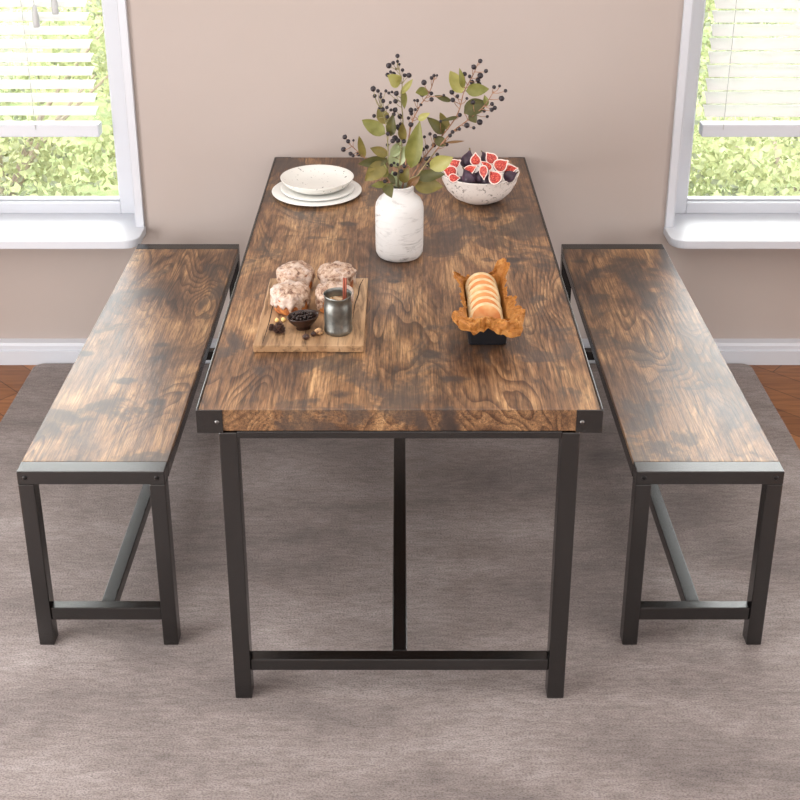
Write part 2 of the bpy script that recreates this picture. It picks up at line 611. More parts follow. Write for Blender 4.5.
def blind(x0, x1, tilt, label, cords, tassels, zoff=0.0):
    """slatted blind hung in the recess in front of the sash"""
    BY = 3.765
    r = thing('window_blind', label, 'blind', ((x0 + x1) / 2, BY, 0))
    hw = (x1 - x0) / 2
    obj('headrail', bx(-hw, hw, -.028, .028, 2.135, 2.19), M['white'], r, bevel=.003)
    obj('bottom_rail', bx(-hw - .006, hw + .006, -.026, .022, .802, .846), M['white'], r, bevel=.004)
    bm = bmesh.new()
    z = .886
    n = 8
    while z < 2.12:
        prev = None
        for k in range(n + 1):
            u = (k / n - .5) * .05
            crown = .0035 * (1 - (2 * k / n - 1) ** 2)
            y = u * math.cos(tilt) - crown * math.sin(tilt)
            zz = u * math.sin(tilt) + crown * math.cos(tilt)
            cur = [bm.verts.new((x, y, z + zz + dz)) for dz in (0, .0026) for x in (-hw, hw)]
            if prev:
                bm.faces.new((prev[0], prev[1], cur[1], cur[0]))
                bm.faces.new((prev[2], cur[2], cur[3], prev[3]))
                bm.faces.new((prev[0], cur[0], cur[2], prev[2]))
                bm.faces.new((prev[1], prev[3], cur[3], cur[1]))
            else:
                bm.faces.new((cur[0], cur[2], cur[3], cur[1]))
            prev = cur
        bm.faces.new((prev[0], prev[1], prev[3], prev[2]))
        z += .0455
    obj('slats', bm, M['slat'], r)
    for cx_ in cords:
        bm = bmesh.new()
        tube(bm, [(cx_ - r.location.x, -.029, .83), (cx_ - r.location.x, -.029, 2.14)], .0012, 5)
        tube(bm, [(cx_ - r.location.x, .0285, .83), (cx_ - r.location.x, .0285, 2.14)], .0012, 5)
        obj('ladder_cord', bm, M['cord'], r)
    for tx, tz in tassels:
        lx = tx - r.location.x
        c = obj('pull_cord', tube(bmesh.new(), [(lx, -.036, tz + .07), (lx, -.036, 2.14)], .0014, 5), M['cord'], r)
        bm = lathe([(0, 0), (.011, 0), (.012, .01), (.0095, .055), (.005, .072), (0, .074)], 12)
        bmesh.ops.translate(bm, verts=bm.verts, vec=(lx, -.036, tz))
        obj('cord_tassel', bm, M['tassel'], r, smooth=True)
    return r


def px_x(x, y, Y):
    return at_y(x, y, Y).x


blind(-2.12, px_x(99, 130, 3.765), .32, 'white slatted blind half lowered in the left window with grey cord pulls', [px_x(28, 60, 3.74), -1.75],
      [(px_x(36, 20, 3.73), at_y(36, 27, 3.73).z), (px_x(55, 8, 3.73), at_y(55, 14, 3.73).z)])
blind(px_x(702, 130, 3.765), 2.14, .62, 'white slatted blind half lowered in the right window, slats nearly closed', [px_x(730, 60, 3.74), 1.76], [])

# rug
bm = bx(-1.283, 1.233, .25, 3.640, ZF + .0005, 0)
bmesh.ops.bevel(bm, geom=[e for e in bm.edges if abs(e.verts[0].co.z - e.verts[1].co.z) > .005], offset=.035, segments=6, affect='EDGES', profile=.5)
tag(obj('rug', bm, M['rug'], bevel=.003), 'large grey low pile rug under the table and benches', 'rug')


# ------------------------------------------------------------------ dining table
def move(bm, v):
    bmesh.ops.translate(bm, verts=bm.verts, vec=v)
    return bm


TW, TF, TB, TZ = .416, 2.074, 3.684, .75
TC = (TF + TB) / 2
TL = (TB - TF) / 2
tbl = thing('dining_table', 'rectangular rustic brown wood dining table on a black metal frame', 'table', (0, TC, 0))
obj('tabletop', bx(-TW + .0052, TW - .0052, -TL + .003, TL - .003, TZ - .050, TZ), M['wood'], tbl, bevel=.0012)
for s in (-1, 1):
    a, b = sorted((s * (TW + .0005), s * (TW - .005)))
    obj('edge_strip', bx(a, b, -TL + .003, TL - .003, TZ - .051, TZ + .0018), M['metal'], tbl, bevel=.0022, seg=3)
for sy in (-1, 1):
    for sx in (-1, 1):
        bm = bmesh.new()
        a, b = sorted((sx * TW, sx * (TW - .054)))
        y0, y1 = sorted((sy * TL, sy * (TL - .003)))
        box(bm, a, b, y0, y1, TZ - .053, TZ + .0004)
        cp = obj('corner_plate', bm, M['metal'], tbl, bevel=.0006)
        bm = lathe([(0, .0035), (.0028, .003), (.0045, .001), (.0048, 0), (0, 0)], 14)
        bmesh.ops.rotate(bm, verts=bm.verts, cent=(0, 0, 0), matrix=Matrix.Rotation(PI / 2 * sy * -1, 3, 'X') if sy > 0 else Matrix.Rotation(PI / 2, 3, 'X'))
        move(bm, (sx * (TW - .042), sy * (TL + .0001), TZ - .027))
        obj('rivet', bm, M['bolt'], cp, smooth=True)
LX, LW = .353, .038
yl = (-TL + .019, 3.622 - TC)           # front and rear leg centres
for y in yl:
    for sx in (-1, 1):
        obj('leg', bx(sx * LX - LW / 2, sx * LX + LW / 2, y - .019, y + .019, 0.0, TZ - .053), M['metal'], tbl, bevel=.0025)
    obj('end_rail', bx(-LX + LW / 2, LX - LW / 2, y - .0185, y + .0165, TZ - .067, TZ - .0505), M['metal'], tbl, bevel=.0015)
    obj('crossbar', bx(-LX + LW / 2, LX - LW / 2, y - .014, y + .016, .076, .106), M['metal'], tbl, bevel=.002)
for sx in (-1, 1):
    a, b = sorted((sx * (LX - .019), sx * (LX + .016)))
    obj('side_rail', bx(a, b, yl[0] + .019, yl[1] - .019, TZ - .067, TZ - .0505), M['metal'], tbl, bevel=.0015)
obj('stretcher', bx(-.017, .017, yl[0] + .016, yl[1] - .014, .0765, .1055), M['metal'], tbl, bevel=.002)

# ------------------------------------------------------------------ benches
BF, BB, BZ = 2.244, 3.561, .489
BC, BL = (BF + BB) / 2, (BB - BF) / 2


def dup(root, loc, label):
    r = root.copy(); link(r); r.location = loc; r['label'] = label
    for ch in list(root.children):
        c = ch.copy(); link(c, r)
        for g in ch.children:
            d = g.copy(); link(d, c)
    return r


def bench(xc, hw, label):
    r = thing('dining_bench', label, 'bench', (xc, BC, 0), 0, 'benches beside the table')
    obj('seat', bx(-hw, hw, -BL + .042, BL - .042, BZ - .011, BZ), M['wood'], r, bevel=.0012)
    for sy in (-1, 1):
        y0, y1 = sorted((sy * BL, sy * (BL - .042)))
        er = obj('end_rail', bx(-hw, hw, y0, y1, BZ - .034, BZ + .0003), M['metal'], r, bevel=.002)
        if sy < 0:
            for sx in (-1, 1):
                bm = lathe([(0, .003), (.003, .0028), (.0055, .0012), (.006, 0), (0, 0)], 14)
                bmesh.ops.rotate(bm, verts=bm.verts, cent=(0, 0, 0), matrix=Matrix.Rotation(PI / 2, 3, 'X'))
                move(bm, (sx * (hw - .018), -BL + .0001, BZ - .016))
                obj('bolt', bm, M['darkbolt'], er, smooth=True)
        yc = sy * (BL - .018)
        for sx in (-1, 1):
            obj('leg', bx(sx * (hw - .018) - .018, sx * (hw - .018) + .018, yc - .018, yc + .018, 0, BZ - .034), M['metal'], r, bevel=.0025)
        obj('crossbar', bx(-hw + .036, hw - .036, yc - .013, yc + .013, .071, .106), M['metal'], r, bevel=.002)
    for sx in (-1, 1):
        a, b = sorted((sx * hw, sx * (hw - .03)))
        obj('side_rail', bx(a, b, -BL + .042, BL - .042, BZ - .042, BZ - .0112), M['metal'], r, bevel=.002)
    obj('stretcher', bx(-.0165, .0165, -BL + .031, BL - .031, .072, .1055), M['metal'], r, bevel=.002)
    return r


b1 = bench(-.698, .167, 'brown wood bench with black metal legs at the left side of the table')
b2 = dup(b1, (.702, BC, 0), 'brown wood bench with black metal legs at the right side of the table')

# ------------------------------------------------------------------ crockery
px_, py_ = -.2525, 3.341


def plate_bm(R, h, foot):
    return lathe([(0, 0), (foot, 0), (foot + .004, .003), (R * .72, .006), (R - .002, h - .002), (R, h), (R - .003, h + .0015),
                  (R * .72, .0105), (foot, .0085), (0, .008)], 64)


def put(bm, v):
    return move(bm, v)


o = tag(obj('plate', plate_bm(.137, .011, .075), M['ceramic'], smooth=True), 'wide white dinner plate lying under the smaller plate and bowl', 'plate', 'stacked tableware')
o.location = (px_, py_, TZ)
o = tag(obj('plate', plate_bm(.112, .010, .07), M['ceramic'], smooth=True), 'smaller white plate between the dinner plate and the speckled bowl', 'plate', 'stacked tableware')
o.location = (px_ + .003, py_ - .001, TZ + .0088)
prof = [(0, 0), (.054, 0), (.060, .002), (.080, .008), (.098, .020), (.109, .033), (.1115, .0375), (.109, .0375), (.096, .024), (.076, .0125), (.05, .007), (0, .006)]
o = tag(obj('bowl', lathe(prof, 64), M['ceramic_s'], smooth=True), 'empty shallow white speckled bowl on top of the two plates', 'bowl')
o.location = (px_ + .002, py_ - .003, TZ + .0178)

# ------------------------------------------------------------------ bowl of figs
fx, fy = .2385, 3.288
prof = [(0, 0), (.04, 0), (.052, .002), (.078, .016), (.098, .038), (.111, .064), (.117, .088), (.1185, .0905), (.1165, .092), (.1135, .089),
        (.107, .066), (.094, .041), (.073, .02), (.045, .009), (0, .007)]
o = tag(obj('fruit_bowl', lathe(prof, 64), M['ceramic_t'], smooth=True), 'deep white speckled bowl full of figs near the wall', 'bowl')
o.location = (fx, fy, TZ)

FIGP = [(0, -1.0), (.34, -.97), (.62, -.84), (.83, -.60), (.92, -.32), (.90, -.02), (.79, .28), (.62, .52), (.42, .72), (.25, .90), (.15, 1.06), (.10, 1.16)]


def frame_from(n, s):
    n = Vector(n).normalized()
    s = Vector(s); s = (s - n * s.dot(n)).normalized()
    y = s.cross(n)
    return Matrix((n, y, s)).transposed()


def fig_whole(loc, R, axis, label):
    z = Vector(axis).normalized()
    m = z.to_track_quat('Z', 'Y').to_matrix().to_4x4()
    r = thing('fig', label, 'fig', loc, 0, 'figs in the bowl')
    r.matrix_world = Matrix.Translation(loc) @ m
    bm = lathe([(a * R, b * R) for a, b in FIGP] + [(0, 1.18 * R)], 24)
    for v in bm.verts:
        a = math.atan2(v.co.y, v.co.x)
        k = 1 + .03 * math.cos(7 * a)
        v.co.x *= k; v.co.y *= k
    obj('skin', bm, M['figskin'], r, smooth=True)
    obj('stem', tube(bmesh.new(), [(0, 0, 1.14 * R), (.03 * R, 0, 1.3 * R), (.1 * R, 0, 1.45 * R)], [.11 * R, .08 * R, .09 * R], 7), M['figstem'], r, smooth=True)
    return r


def fig_half(loc, R, n, s, label, wide=1.0):
    """n = direction the cut face looks, s = towards the stem"""
    r = thing('fig_half', label, 'fig', loc, 0, 'figs in the bowl')
    m3 = frame_from(n, s)
    r.matrix_world = Matrix.Translation(loc) @ m3.to_4x4()
    bm = bmesh.new()
    prof = [(a * R * wide, b * R) for a, b in FIGP] + [(0, 1.18 * R)]
    N = 14
    cols = []
    for k in range(N + 1):
        t_ = PI / 2 + PI * k / N
        cols.append([bm.verts.new((rr * math.cos(t_), rr * math.sin(t_), z)) for rr, z in prof])
    for a, b in zip(cols, cols[1:]):
        for i in range(len(prof) - 1):
            bm.faces.new((a[i], b[i], b[i + 1], a[i + 1]))
    bmesh.ops.remove_doubles(bm, verts=bm.verts, dist=1e-6)
    obj('skin', bm, M['figskin'], r, smooth=True)

    def face(name, k, x, mat, zc, bulge):
        b_ = bmesh.new()
        pts = [(a * R * wide * k, (b - zc) * R * k + zc * R) for a, b in FIGP] + [(0, (1.18 - zc) * R * k + zc * R)]
        ring = [(y, z) for y, z in pts] + [(-y, z) for y, z in pts[1:-1]][::-1]
        prev = None
        for lvl, (q, dx) in enumerate(((1, 0), (.86, bulge), (.55, bulge * 1.2), (.25, bulge * .9))):
            cur = [b_.verts.new((x + dx, y * q, (z - zc * R) * q + zc * R)) for y, z in ring]
            if prev:
                for i in range(len(ring)):
                    j = (i + 1) % len(ring)
                    b_.faces.new((prev[i], prev[j], cur[j], cur[i]))
            prev = cur
        b_.faces.new(prev)
        return obj(name, b_, mat, r, smooth=True)
    face('rind', 1.0, 0.0, M['figrind'], -.1, 0.0002)
    face('flesh', .82, .0002, M['figflesh'], -.15, .0012)
    return r


# whole figs: the ones showing, resting on a bed of lower ones
low = [(-.04, -.035), (.035, -.045), (.05, .02), (-.005, .05), (-.055, .018), (.0, .0)]
for i, (dx, dy) in enumerate(low):
    z = TZ + .018 + .020 + (.022 if i < 5 else 0) * .5
    fig_whole(Vector((fx + dx, fy + dy, z)), .0215, (random.uniform(-.6, .6), random.uniform(-.6, .6), .5), 'whole purple fig lying low beneath the cut figs in the speckled bowl')
wh = [((468.5, 177.5), .850, .0235, (-.4, .2, .7), 'round whole purple fig at the front left of the fig pile, by the bowl rim'),
      ((480, 177), .848, .021, (.2, .5, .8), 'whole purple fig at the front centre of the fig pile'),
      ((487, 180), .846, .0175, (.3, -.2, .9), 'small dark fig low at the front rim, right of centre'),
      ((468, 160), .872, .025, (.18, .25, 1), 'tallest whole purple fig with stem pointing up at the back of the bowl'),
      ((486, 158), .868, .019, (-.5, .6, .7), 'dark whole fig behind the cut figs in the middle'),
      ((510, 176), .853, .019, (.9, .1, .4), 'whole purple fig at the right rim of the fig bowl')]
for (x, y), z, R, ax, lb in wh:
    fig_whole(at_z(x, y, z), R, ax, lb)
hv = [((450, 171.5), .856, .021, (.1, -.9, .5), (-.9, .1, .25), 'cut fig half leaning on the far left rim of the bowl'),
      ((455, 163.5), .872, .017, (.0, -.75, .65), (.8, 0, .6), 'cut fig half standing at the upper left of the pile'),
      ((454, 178), .850, .016, (.1, -.7, .7), (.9, 0, .1), 'small cut fig piece low at the left rim'),
      ((470, 169.5), .872, .020, (-.35, -.5, .8), (.9, .1, .4), 'cut fig half lying tilted above the round whole fig'),
      ((475.5, 159.5), .890, .018, (.1, -.95, .45), (.0, .4, .9), 'round cut fig half facing forward at the top middle'),
      ((483.5, 172), .878, .020, (-.6, -.75, .3), (.2, -.2, -.9), 'narrow cut fig wedge in the centre of the pile'),
      ((486.5, 165.5), .888, .019, (.35, -.6, .75), (-.8, .2, .6), 'slim cut fig lying above the centre wedge'),
      ((494.5, 177), .865, .022, (-.3, -.8, .5), (-.6, .1, .75), 'cut fig half leaning on the front rim right of centre'),
      ((491, 158), .882, .020, (-.1, -.8, .6), (-.6, .3, .75), 'pale rimmed cut fig at the back right of centre'),
      ((501, 165), .880, .023, (.1, -.8, .6), (.8, .1, .55), 'large bright cut fig half at the right of the pile'),
      ((510, 169), .866, .021, (-.15, -.45, .9), (.95, -.1, .2), 'cut fig half lying flat on the right rim')]
for (x, y), z, R, n, s, lb in hv:
    fig_half(at_z(x, y, z), R, n, s, lb, .82 if 'narrow' in lb or 'slim' in lb else 1.0)

# ------------------------------------------------------------------ vase
vx, vy = -.0005, 2.870
prof = [(0, 0), (.050, 0), (.058, .004), (.0625, .014), (.0635, .03), (.0638, .135), (.062, .148), (.056, .160), (.046, .169), (.0405, .174),
        (.0375, .180), (.0375, .196), (.039, .200), (.0375, .202), (.034, .201), (.0335, .178), (.05, .163), (.057, .145), (.059, .03), (.05, .008), (0, .007)]
o = tag(obj('vase', lathe(prof, 64), M['vase'], smooth=True), 'white washed stoneware bottle vase holding the berry branches', 'vase')
o.location = (vx, vy, TZ)

# ------------------------------------------------------------------ berry branches
# stems as photo points with a depth lean (metres towards (-) or away from (+) the camera at the tip)
STEMS = [
    ([(390, 187), (388, 165), (388, 150), (387, 135), (385, 120), (381, 108)], -.03, 'gt', 'reddish stemmed berry branch rising left of centre with mid green leaves'),
    ([(398, 187), (400, 160), (403, 125), (401, 98), (402, 84), (397, 62)], .02, 'gt', 'tallest straight berry branch in the middle of the vase'),
    ([(403, 187), (406, 160), (411, 126), (420, 106), (429, 93), (435, 77)], -.02, 'tw', 'thin berry branch right of the tallest, curving up to three small berries'),
    ([(408, 187), (424, 158), (446, 131), (458, 113), (464, 92), (473, 75), (479, 61)], .03, 'tw', 'long berry branch sweeping to the upper right with large green leaves'),
    ([(411, 187), (429, 160), (450, 134), (468, 120), (484, 106), (494, 91)], -.03, 'tw', 'berry branch reaching farthest right above the fig bowl'),
    ([(392, 188), (380, 172), (366, 159), (356, 150), (347, 142)], -.03, 'tw', 'low berry branch reaching left over the plates'),
    ([(407, 188), (418, 175), (427, 162), (435, 152)], -.05, 'gt', 'short leafy berry branch low at the right of the vase mouth'),
]
BER = """397.5,55.9,2.2 388.8,65.6,2.8 393.1,62.9,2 397.6,61.4,1.6 399.4,64.4,1.3 396,69.1,1.3 402.5,70,1.8 390.4,71.9,1.6 387.6,74.8,2.2 393.5,74,2.4
404.6,75.3,2 409,75.3,2.6 373.1,88.8,2.8 377.9,90.9,2 374.6,96,2 385.9,91,1.6 388.8,93,1.6 391.9,92,1.4 396.3,93.4,2.6 380.9,93.8,1.4
380.6,96.9,1.8 383.1,100.9,2.2 395.5,101.3,2.4 390.3,102.5,1.6 379.5,107.9,1.5 382.5,109.6,2.4 386.9,107.5,1.8 390.9,110,1.6 395.1,110,2.6 374.1,115.9,2
387.1,116.9,2 393.8,114.4,2 400,116.5,2.6 410.9,110.3,2.6 415.3,109.6,1.6 411.3,113.5,2 408.5,118.1,1.8 419.8,117.1,1.8 414.4,100.4,1.3 417.5,100.6,1.8
421,104.8,1.5 424,82.5,2.8 422.3,94,2.8 400.4,124.1,1.8 397.5,126.9,2.4 399,128.8,2.2 410.9,124.6,2.6 387.9,133.8,2.2 344.8,137,2.4 348.1,141.3,2.2
353.4,140.4,1.3 395,138,3 398,140.5,2.4 403.8,141.3,2.2 392.6,141,2.4 480.3,61,2.3 473.8,67,2.6 486,71,2.1 464.8,74,2.2 469.6,76.3,1.9
480.3,75.6,3 478,80,2.5 472.1,82.3,2.4 479,84,2.3 494.1,87.1,2 499.6,86,1.5 505.5,90.8,1.9 501.6,98.5,2.8 492.1,104,2.1 494.8,107.8,2.2
491.6,109.8,2.2 484.1,110.9,1.8 487.3,116.5,1.7 479.8,122.1,3 466.9,125.3,2.8 473.8,127.8,1.8 466.9,98.5,1.5 472.9,102.3,2.4 451.9,92.3,2.5 457.3,96.3,2
452.8,100,2.4 443.8,95.3,1.4 459.8,115,2.2 459.4,129,1.8 456,130,1.6 452.5,132,2 450,135.6,2 446.6,144.4,2 440.6,121.3,1.6 430,134,1.8
424.4,136.9,1.6 434,75.6,1.7 431.5,78,1.9 437,75.4,1.3 431.3,93.4,2 431.5,99.4,2.3 433.8,145,2.5 442.5,129,2 435,136,2.2 343.5,149.4,2.6
350.6,153.8,2.2 358.8,154,2.4 353,155.6,1.8 387.5,145,1.8 395.6,155.6,2.4 394.4,162.5,2.8 391.3,165.3,1.8 398,164.4,1.8 404.4,166,2.2 395,173.8,2.4
401.3,171.3,2.2 419.4,158.1,2.6 420,161.9,2.2 423.1,149.4,2 426.9,146.9,2.2 426.3,158.8,2.2 429.4,158.1,1.8 428.1,165,2.4 435.3,159.4,2.4 437.3,154.6,2
421.3,178.5,2.6 367.8,176.3,2.2 384.8,181.3,2 387.3,183.2,2"""
BER = [tuple(map(float, b.split(','))) for b in BER.split()]
LEAVES = [  # base, tip, width px, material, stem index
    (400, 84, 387.5, 75, 12, 'l', 1), (400.6, 94, 413, 79, 5.5, 'l', 1), (404, 91, 404.5, 109, 5.5, 'm', 1), (428, 91, 415.5, 93, 9, 'm', 2),
    (385, 134, 362, 120, 13, 'm', 0), (387, 124, 378, 108, 11, 'o', 0), (411, 168, 420, 121, 15, 'm', 2), (462, 93, 450, 71, 13, 'l', 3),
    (463, 88, 459.5, 68, 5.5, 'm', 3), (466, 91, 489, 89, 11.5, 'm', 3), (464, 113, 487, 102, 15, 'd', 4), (487, 106, 484.5, 95, 5, 'm', 4),
    (470, 113, 476, 123, 8, 'd', 4), (451, 101, 434.5, 95.5, 5, 'd', 3), (444, 133, 427, 117, 10, 'd', 3), (448, 130, 440, 112.5, 8, 'o', 3),
    (458, 117, 441, 121, 3.5, 'd', 3), (418, 120, 430, 113, 6, 'l', 2), (446, 142.5, 464.5, 141, 2.5, 'b', 4), (446, 145, 433, 137, 9, 'd', 4),
    (364, 158, 359, 136, 7, 'o', 5), (388, 155, 370, 148, 9, 'o', 0), (390, 166, 408, 145, 14, 'p', 1), (392, 157, 401, 141, 9, 'p', 1),
    (386, 163, 365, 181, 15, 'o', 0), (388, 160, 358, 164, 10, 'd', 5), (387, 184, 371, 186, 6.5, 'm', 5), (387, 184, 391.5, 198, 10, 'd', 0),
    (400, 187, 392, 171, 10, 'p', 1), (430, 168, 453, 157, 14, 'l', 6), (414, 184, 443, 187, 15, 'o', 6), (416, 177, 445, 174, 11, 'd', 6),  # olive leaf on the short branch stands in for greenish shade on the table
    (391, 136, 393, 114, 9, 'd', 0), (403, 141, 403, 122, 8, 'o', 1), (386, 178, 381, 160, 9, 'm', 5), (403, 183, 408, 166, 9, 'o', 2), (408, 186, 420, 176, 7, 'b', 6), (395, 184, 384, 172, 7, 'd', 5), (380, 172, 368, 173, 6, 'm', 5)]
VC = Vector((vx, vy, TZ))
mouth_z = TZ + .200
berry_me = None


def stem_depth(i, k):
    pts, lean, _, _ = STEMS[i]
    return vy + lean * (k / (len(pts) - 1)) ** 1.3


branches = []
for i, (pts, lean, mk, label) in enumerate(STEMS):
    wp = [at_y(x, y, stem_depth(i, k)) for k, (x, y) in enumerate(pts)]
    # first point pinned inside the mouth of the vase, then down to its floor
    ang = 2 * PI * i / len(STEMS) + .6
    wp[0] = Vector((vx + max(-.028, min(.028, wp[0].x - vx)), vy + .012 * math.sin(ang), mouth_z - .004))
    foot = Vector((vx - (wp[0].x - vx) * .9 + .02 * math.cos(ang), vy - .02 * math.sin(ang), TZ + .012))
    full = smooth_path([foot] + wp, 5)
    root = thing('berry_branch', label, 'branch', foot, 0, 'berry branches in the vase')
    branches.append(dict(root=root, path=full, foot=foot, bm=bmesh.new(), leaf=bmesh.new(), wp=wp))
    n = len(full)
    tube(branches[-1]['bm'], [p - foot for p in full], [.0024 * (1 - .62 * k / (n - 1)) for k in range(n)], 7)


def to_px(P):
    d = P - Vector((CX, 0, H))
    zc = d.y * _c - d.z * _s
    yc = -(d.z * _c + d.y * _s)
    return 400 + F * d.x / zc, PPY + F * yc / zc


for b in branches:
    b['px'] = [to_px(p) for p in b['path']]
leafmats = ['leaf_l', 'leaf_m', 'leaf_d', 'leaf_o', 'leaf_p', 'leaf_b']


def nearest(x, y, only=None, lower=0):
    best = None
    for i, b in enumerate(branches):
        if only is not None and i != only:
            continue
        for k, (u, v) in enumerate(b['px']):
            if k < 6 and only is None:
                continue
            d = math.hypot(u - x, v - (y + lower)) + (3 if i == 6 and only is None and y < 140 else 0)
            if best is None or d < best[0]:
                best = (d, i, k)
    return best


# one berry mesh shared by all: round with a small crown at the end
bmb = lathe([(0, -1), (.38, -.93), (.71, -.71), (.92, -.38), (1, 0), (.92, .38), (.71, .71), (.42, .90), (.30, .97), (.26, 1.06), (.20, .98), (.12, .90), (0, .88)], 14)
proto = None
for (x, y, r) in BER:
    d, i, k = nearest(x, y, lower=min(6, 3))
    b = branches[i]
    P0 = b['path'][k]
    Pb = at_y(x, y, P0.y + random.uniform(-.022, .018) * min(1, .3 + d / 14))
    dist = (Pb - Vector((CX, 0, H))).length
    rad = r * 1.06 * dist * .965 / F
    if proto is None:
        o = obj('berry', bmb, M['berry'], smooth=True)
        proto = o
    else:
        o = proto.copy()
        link(o)
    o.parent = b['root']
    o.location = Pb - b['foot']
    o.scale = (rad, rad, rad)
    o.rotation_euler = (random.uniform(-.9, .9), random.uniform(-.9, .9), random.uniform(0, 6))
    # footstalk
    k0 = max(6, k - 1)
    A = b['path'][k0]
    mid = A.lerp(Pb, .55) + Vector((random.uniform(-.003, .003), random.uniform(-.003, .003), -.003))
    tube(b['bm'], [p - b['foot'] for p in smooth_path([A, mid, Pb], 3)], [.0011, .001, .0009, .0008, .0008, .0007, .0007], 5)


def leaf(bm, base, tip, width, nrm, mi, curl):
    ax = tip - base
    L = ax.length
    ax.normalize()
    side = ax.cross(nrm).normalized()
    nn = side.cross(ax).normalized()
    N = 8
    rows = []
    for k in range(N + 1):
        t_ = k / N
        w = width * .5 * (math.sin(PI * min(1, t_ * .97 + .015) ** .78)) ** .85 if 0 < k < N else width * .02
        c = base + ax * (L * t_) + nn * (curl * L * math.sin(PI * t_) - .0 * t_)
        wob = .06 * width * math.sin(9 * t_ + width * 900)
        rows.append([bm.verts.new(c + side * (-w) + nn * (w * .35 + wob)), bm.verts.new(c + side * (-w * .5) + nn * (w * .12)), bm.verts.new(c),
                     bm.verts.new(c + side * (w * .5) + nn * (w * .12)), bm.verts.new(c + side * w + nn * (w * .35 - wob))])
    for a, b in zip(rows, rows[1:]):
        for j in range(4):
            f = bm.faces.new((a[j], b[j], b[j + 1], a[j + 1]))
            f.material_index = mi
            f.smooth = True


for q, (x0, y0, x1, y1, w, mk, si) in enumerate(LEAVES):
    d, i, k = nearest(x0, y0, only=si)
    b = branches[i]
    A = b['path'][k]
    base = at_y(x0, y0, A.y)
    tip = at_y(x1, y1, A.y + (random.uniform(-.02, .02)))
    if si == 0 and y1 > 190:
        base = at_y(x0, y0, A.y - .045); tip = at_y(x1, y1, A.y - .082)
    if si == 6 or (si == 0 and x1 == 365) or (si == 5 and x1 < 372):
        tip = at_y(x1, y1, A.y - .02)
    wm = w * 1.2 * (base - Vector((CX, 0, H))).length * .965 / F
    nrm = Vector((random.uniform(-.35, .35), -1, random.uniform(.1, .7))).normalized()
    if (base - A).length > .004:
        tube(b['bm'], [A - b['foot'], A.lerp(base, .5) - b['foot'] + Vector((0, 0, .002)), base - b['foot']], [.0012, .001, .0009], 5)
    leaf(b['leaf'], base - b['foot'], tip - b['foot'], wm, nrm, ['l', 'm', 'd', 'o', 'p', 'b'].index(mk), random.uniform(-.08, .12))
for b, (_, _, mk, _) in zip(branches, STEMS):
    obj('stem', b['bm'], M['twig'] if mk == 'tw' else M['gtwig'], b['root'], smooth=True)
    obj('leaves', b['leaf'], [M[k] for k in leafmats], b['root'])

# ------------------------------------------------------------------ cutting board and what stands on it
BX0, BX1, BY0, BY1, BTZ = -.326, -.080, 2.322, 2.682, .768
cb = thing('cutting_board', 'pale rough wooden serving board under the iced cakes and pewter jug', 'board', ((BX0 + BX1) / 2, (BY0 + BY1) / 2, TZ))
hx, hy = (BX1 - BX0) / 2, (BY1 - BY0) / 2
bm = bx(-hx, hx, -hy, hy, 0, BTZ - TZ)
bmesh.ops.subdivide_edges(bm, edges=[e for e in bm.edges if e.calc_length() > .1], cuts=14, use_grid_fill=True)
for v in bm.verts:
    n_ = noise.noise(Vector((v.co.x * 25, v.co.y * 25, v.co.z * 40)))
    if abs(abs(v.co.x) - hx) < 1e-5 or abs(abs(v.co.y) - hy) < 1e-5:
        v.co.x += n_ * .0022; v.co.y += n_ * .0022
obj('plank', bm, M['board'], cb, bevel=.002)


def crack(pts, w):
    bm = bmesh.new()
    P = smooth_path([Vector((x, y, 0)) for x, y in pts], 5)
    row = []
    for k, p in enumerate(P):
        ww = w * (.35 + .65 * math.sin(PI * (k + .5) / len(P)))
        row.append([bm.verts.new((p.x - ww, p.y, BTZ - TZ + .0003)), bm.verts.new((p.x + ww, p.y, BTZ - TZ + .0003)),
                    bm.verts.new((p.x - ww * .4, p.y, BTZ - TZ - .003)), bm.verts.new((p.x + ww * .4, p.y, BTZ - TZ - .003))])
    for a, b in zip(row, row[1:]):
        bm.faces.new((a[0], a[1], b[1], b[0])); bm.faces.new((a[2], b[2], b[3], a[3]))
        bm.faces.new((a[0], b[0], b[2], a[2])); bm.faces.new((a[1], a[3], b[3], b[1]))
    obj('crack', bm, M['crack'], cb)


crack([(.112, .175), (.104, .13), (.102, .08), (.096, .03), (.094, -.05)], .0016)
crack([(-.098, .17), (-.101, .06), (-.1, -.06), (-.104, -.172)], .0012)
crack([(-.01, -.09), (-.012, -.13), (-.008, -.176)], .001)


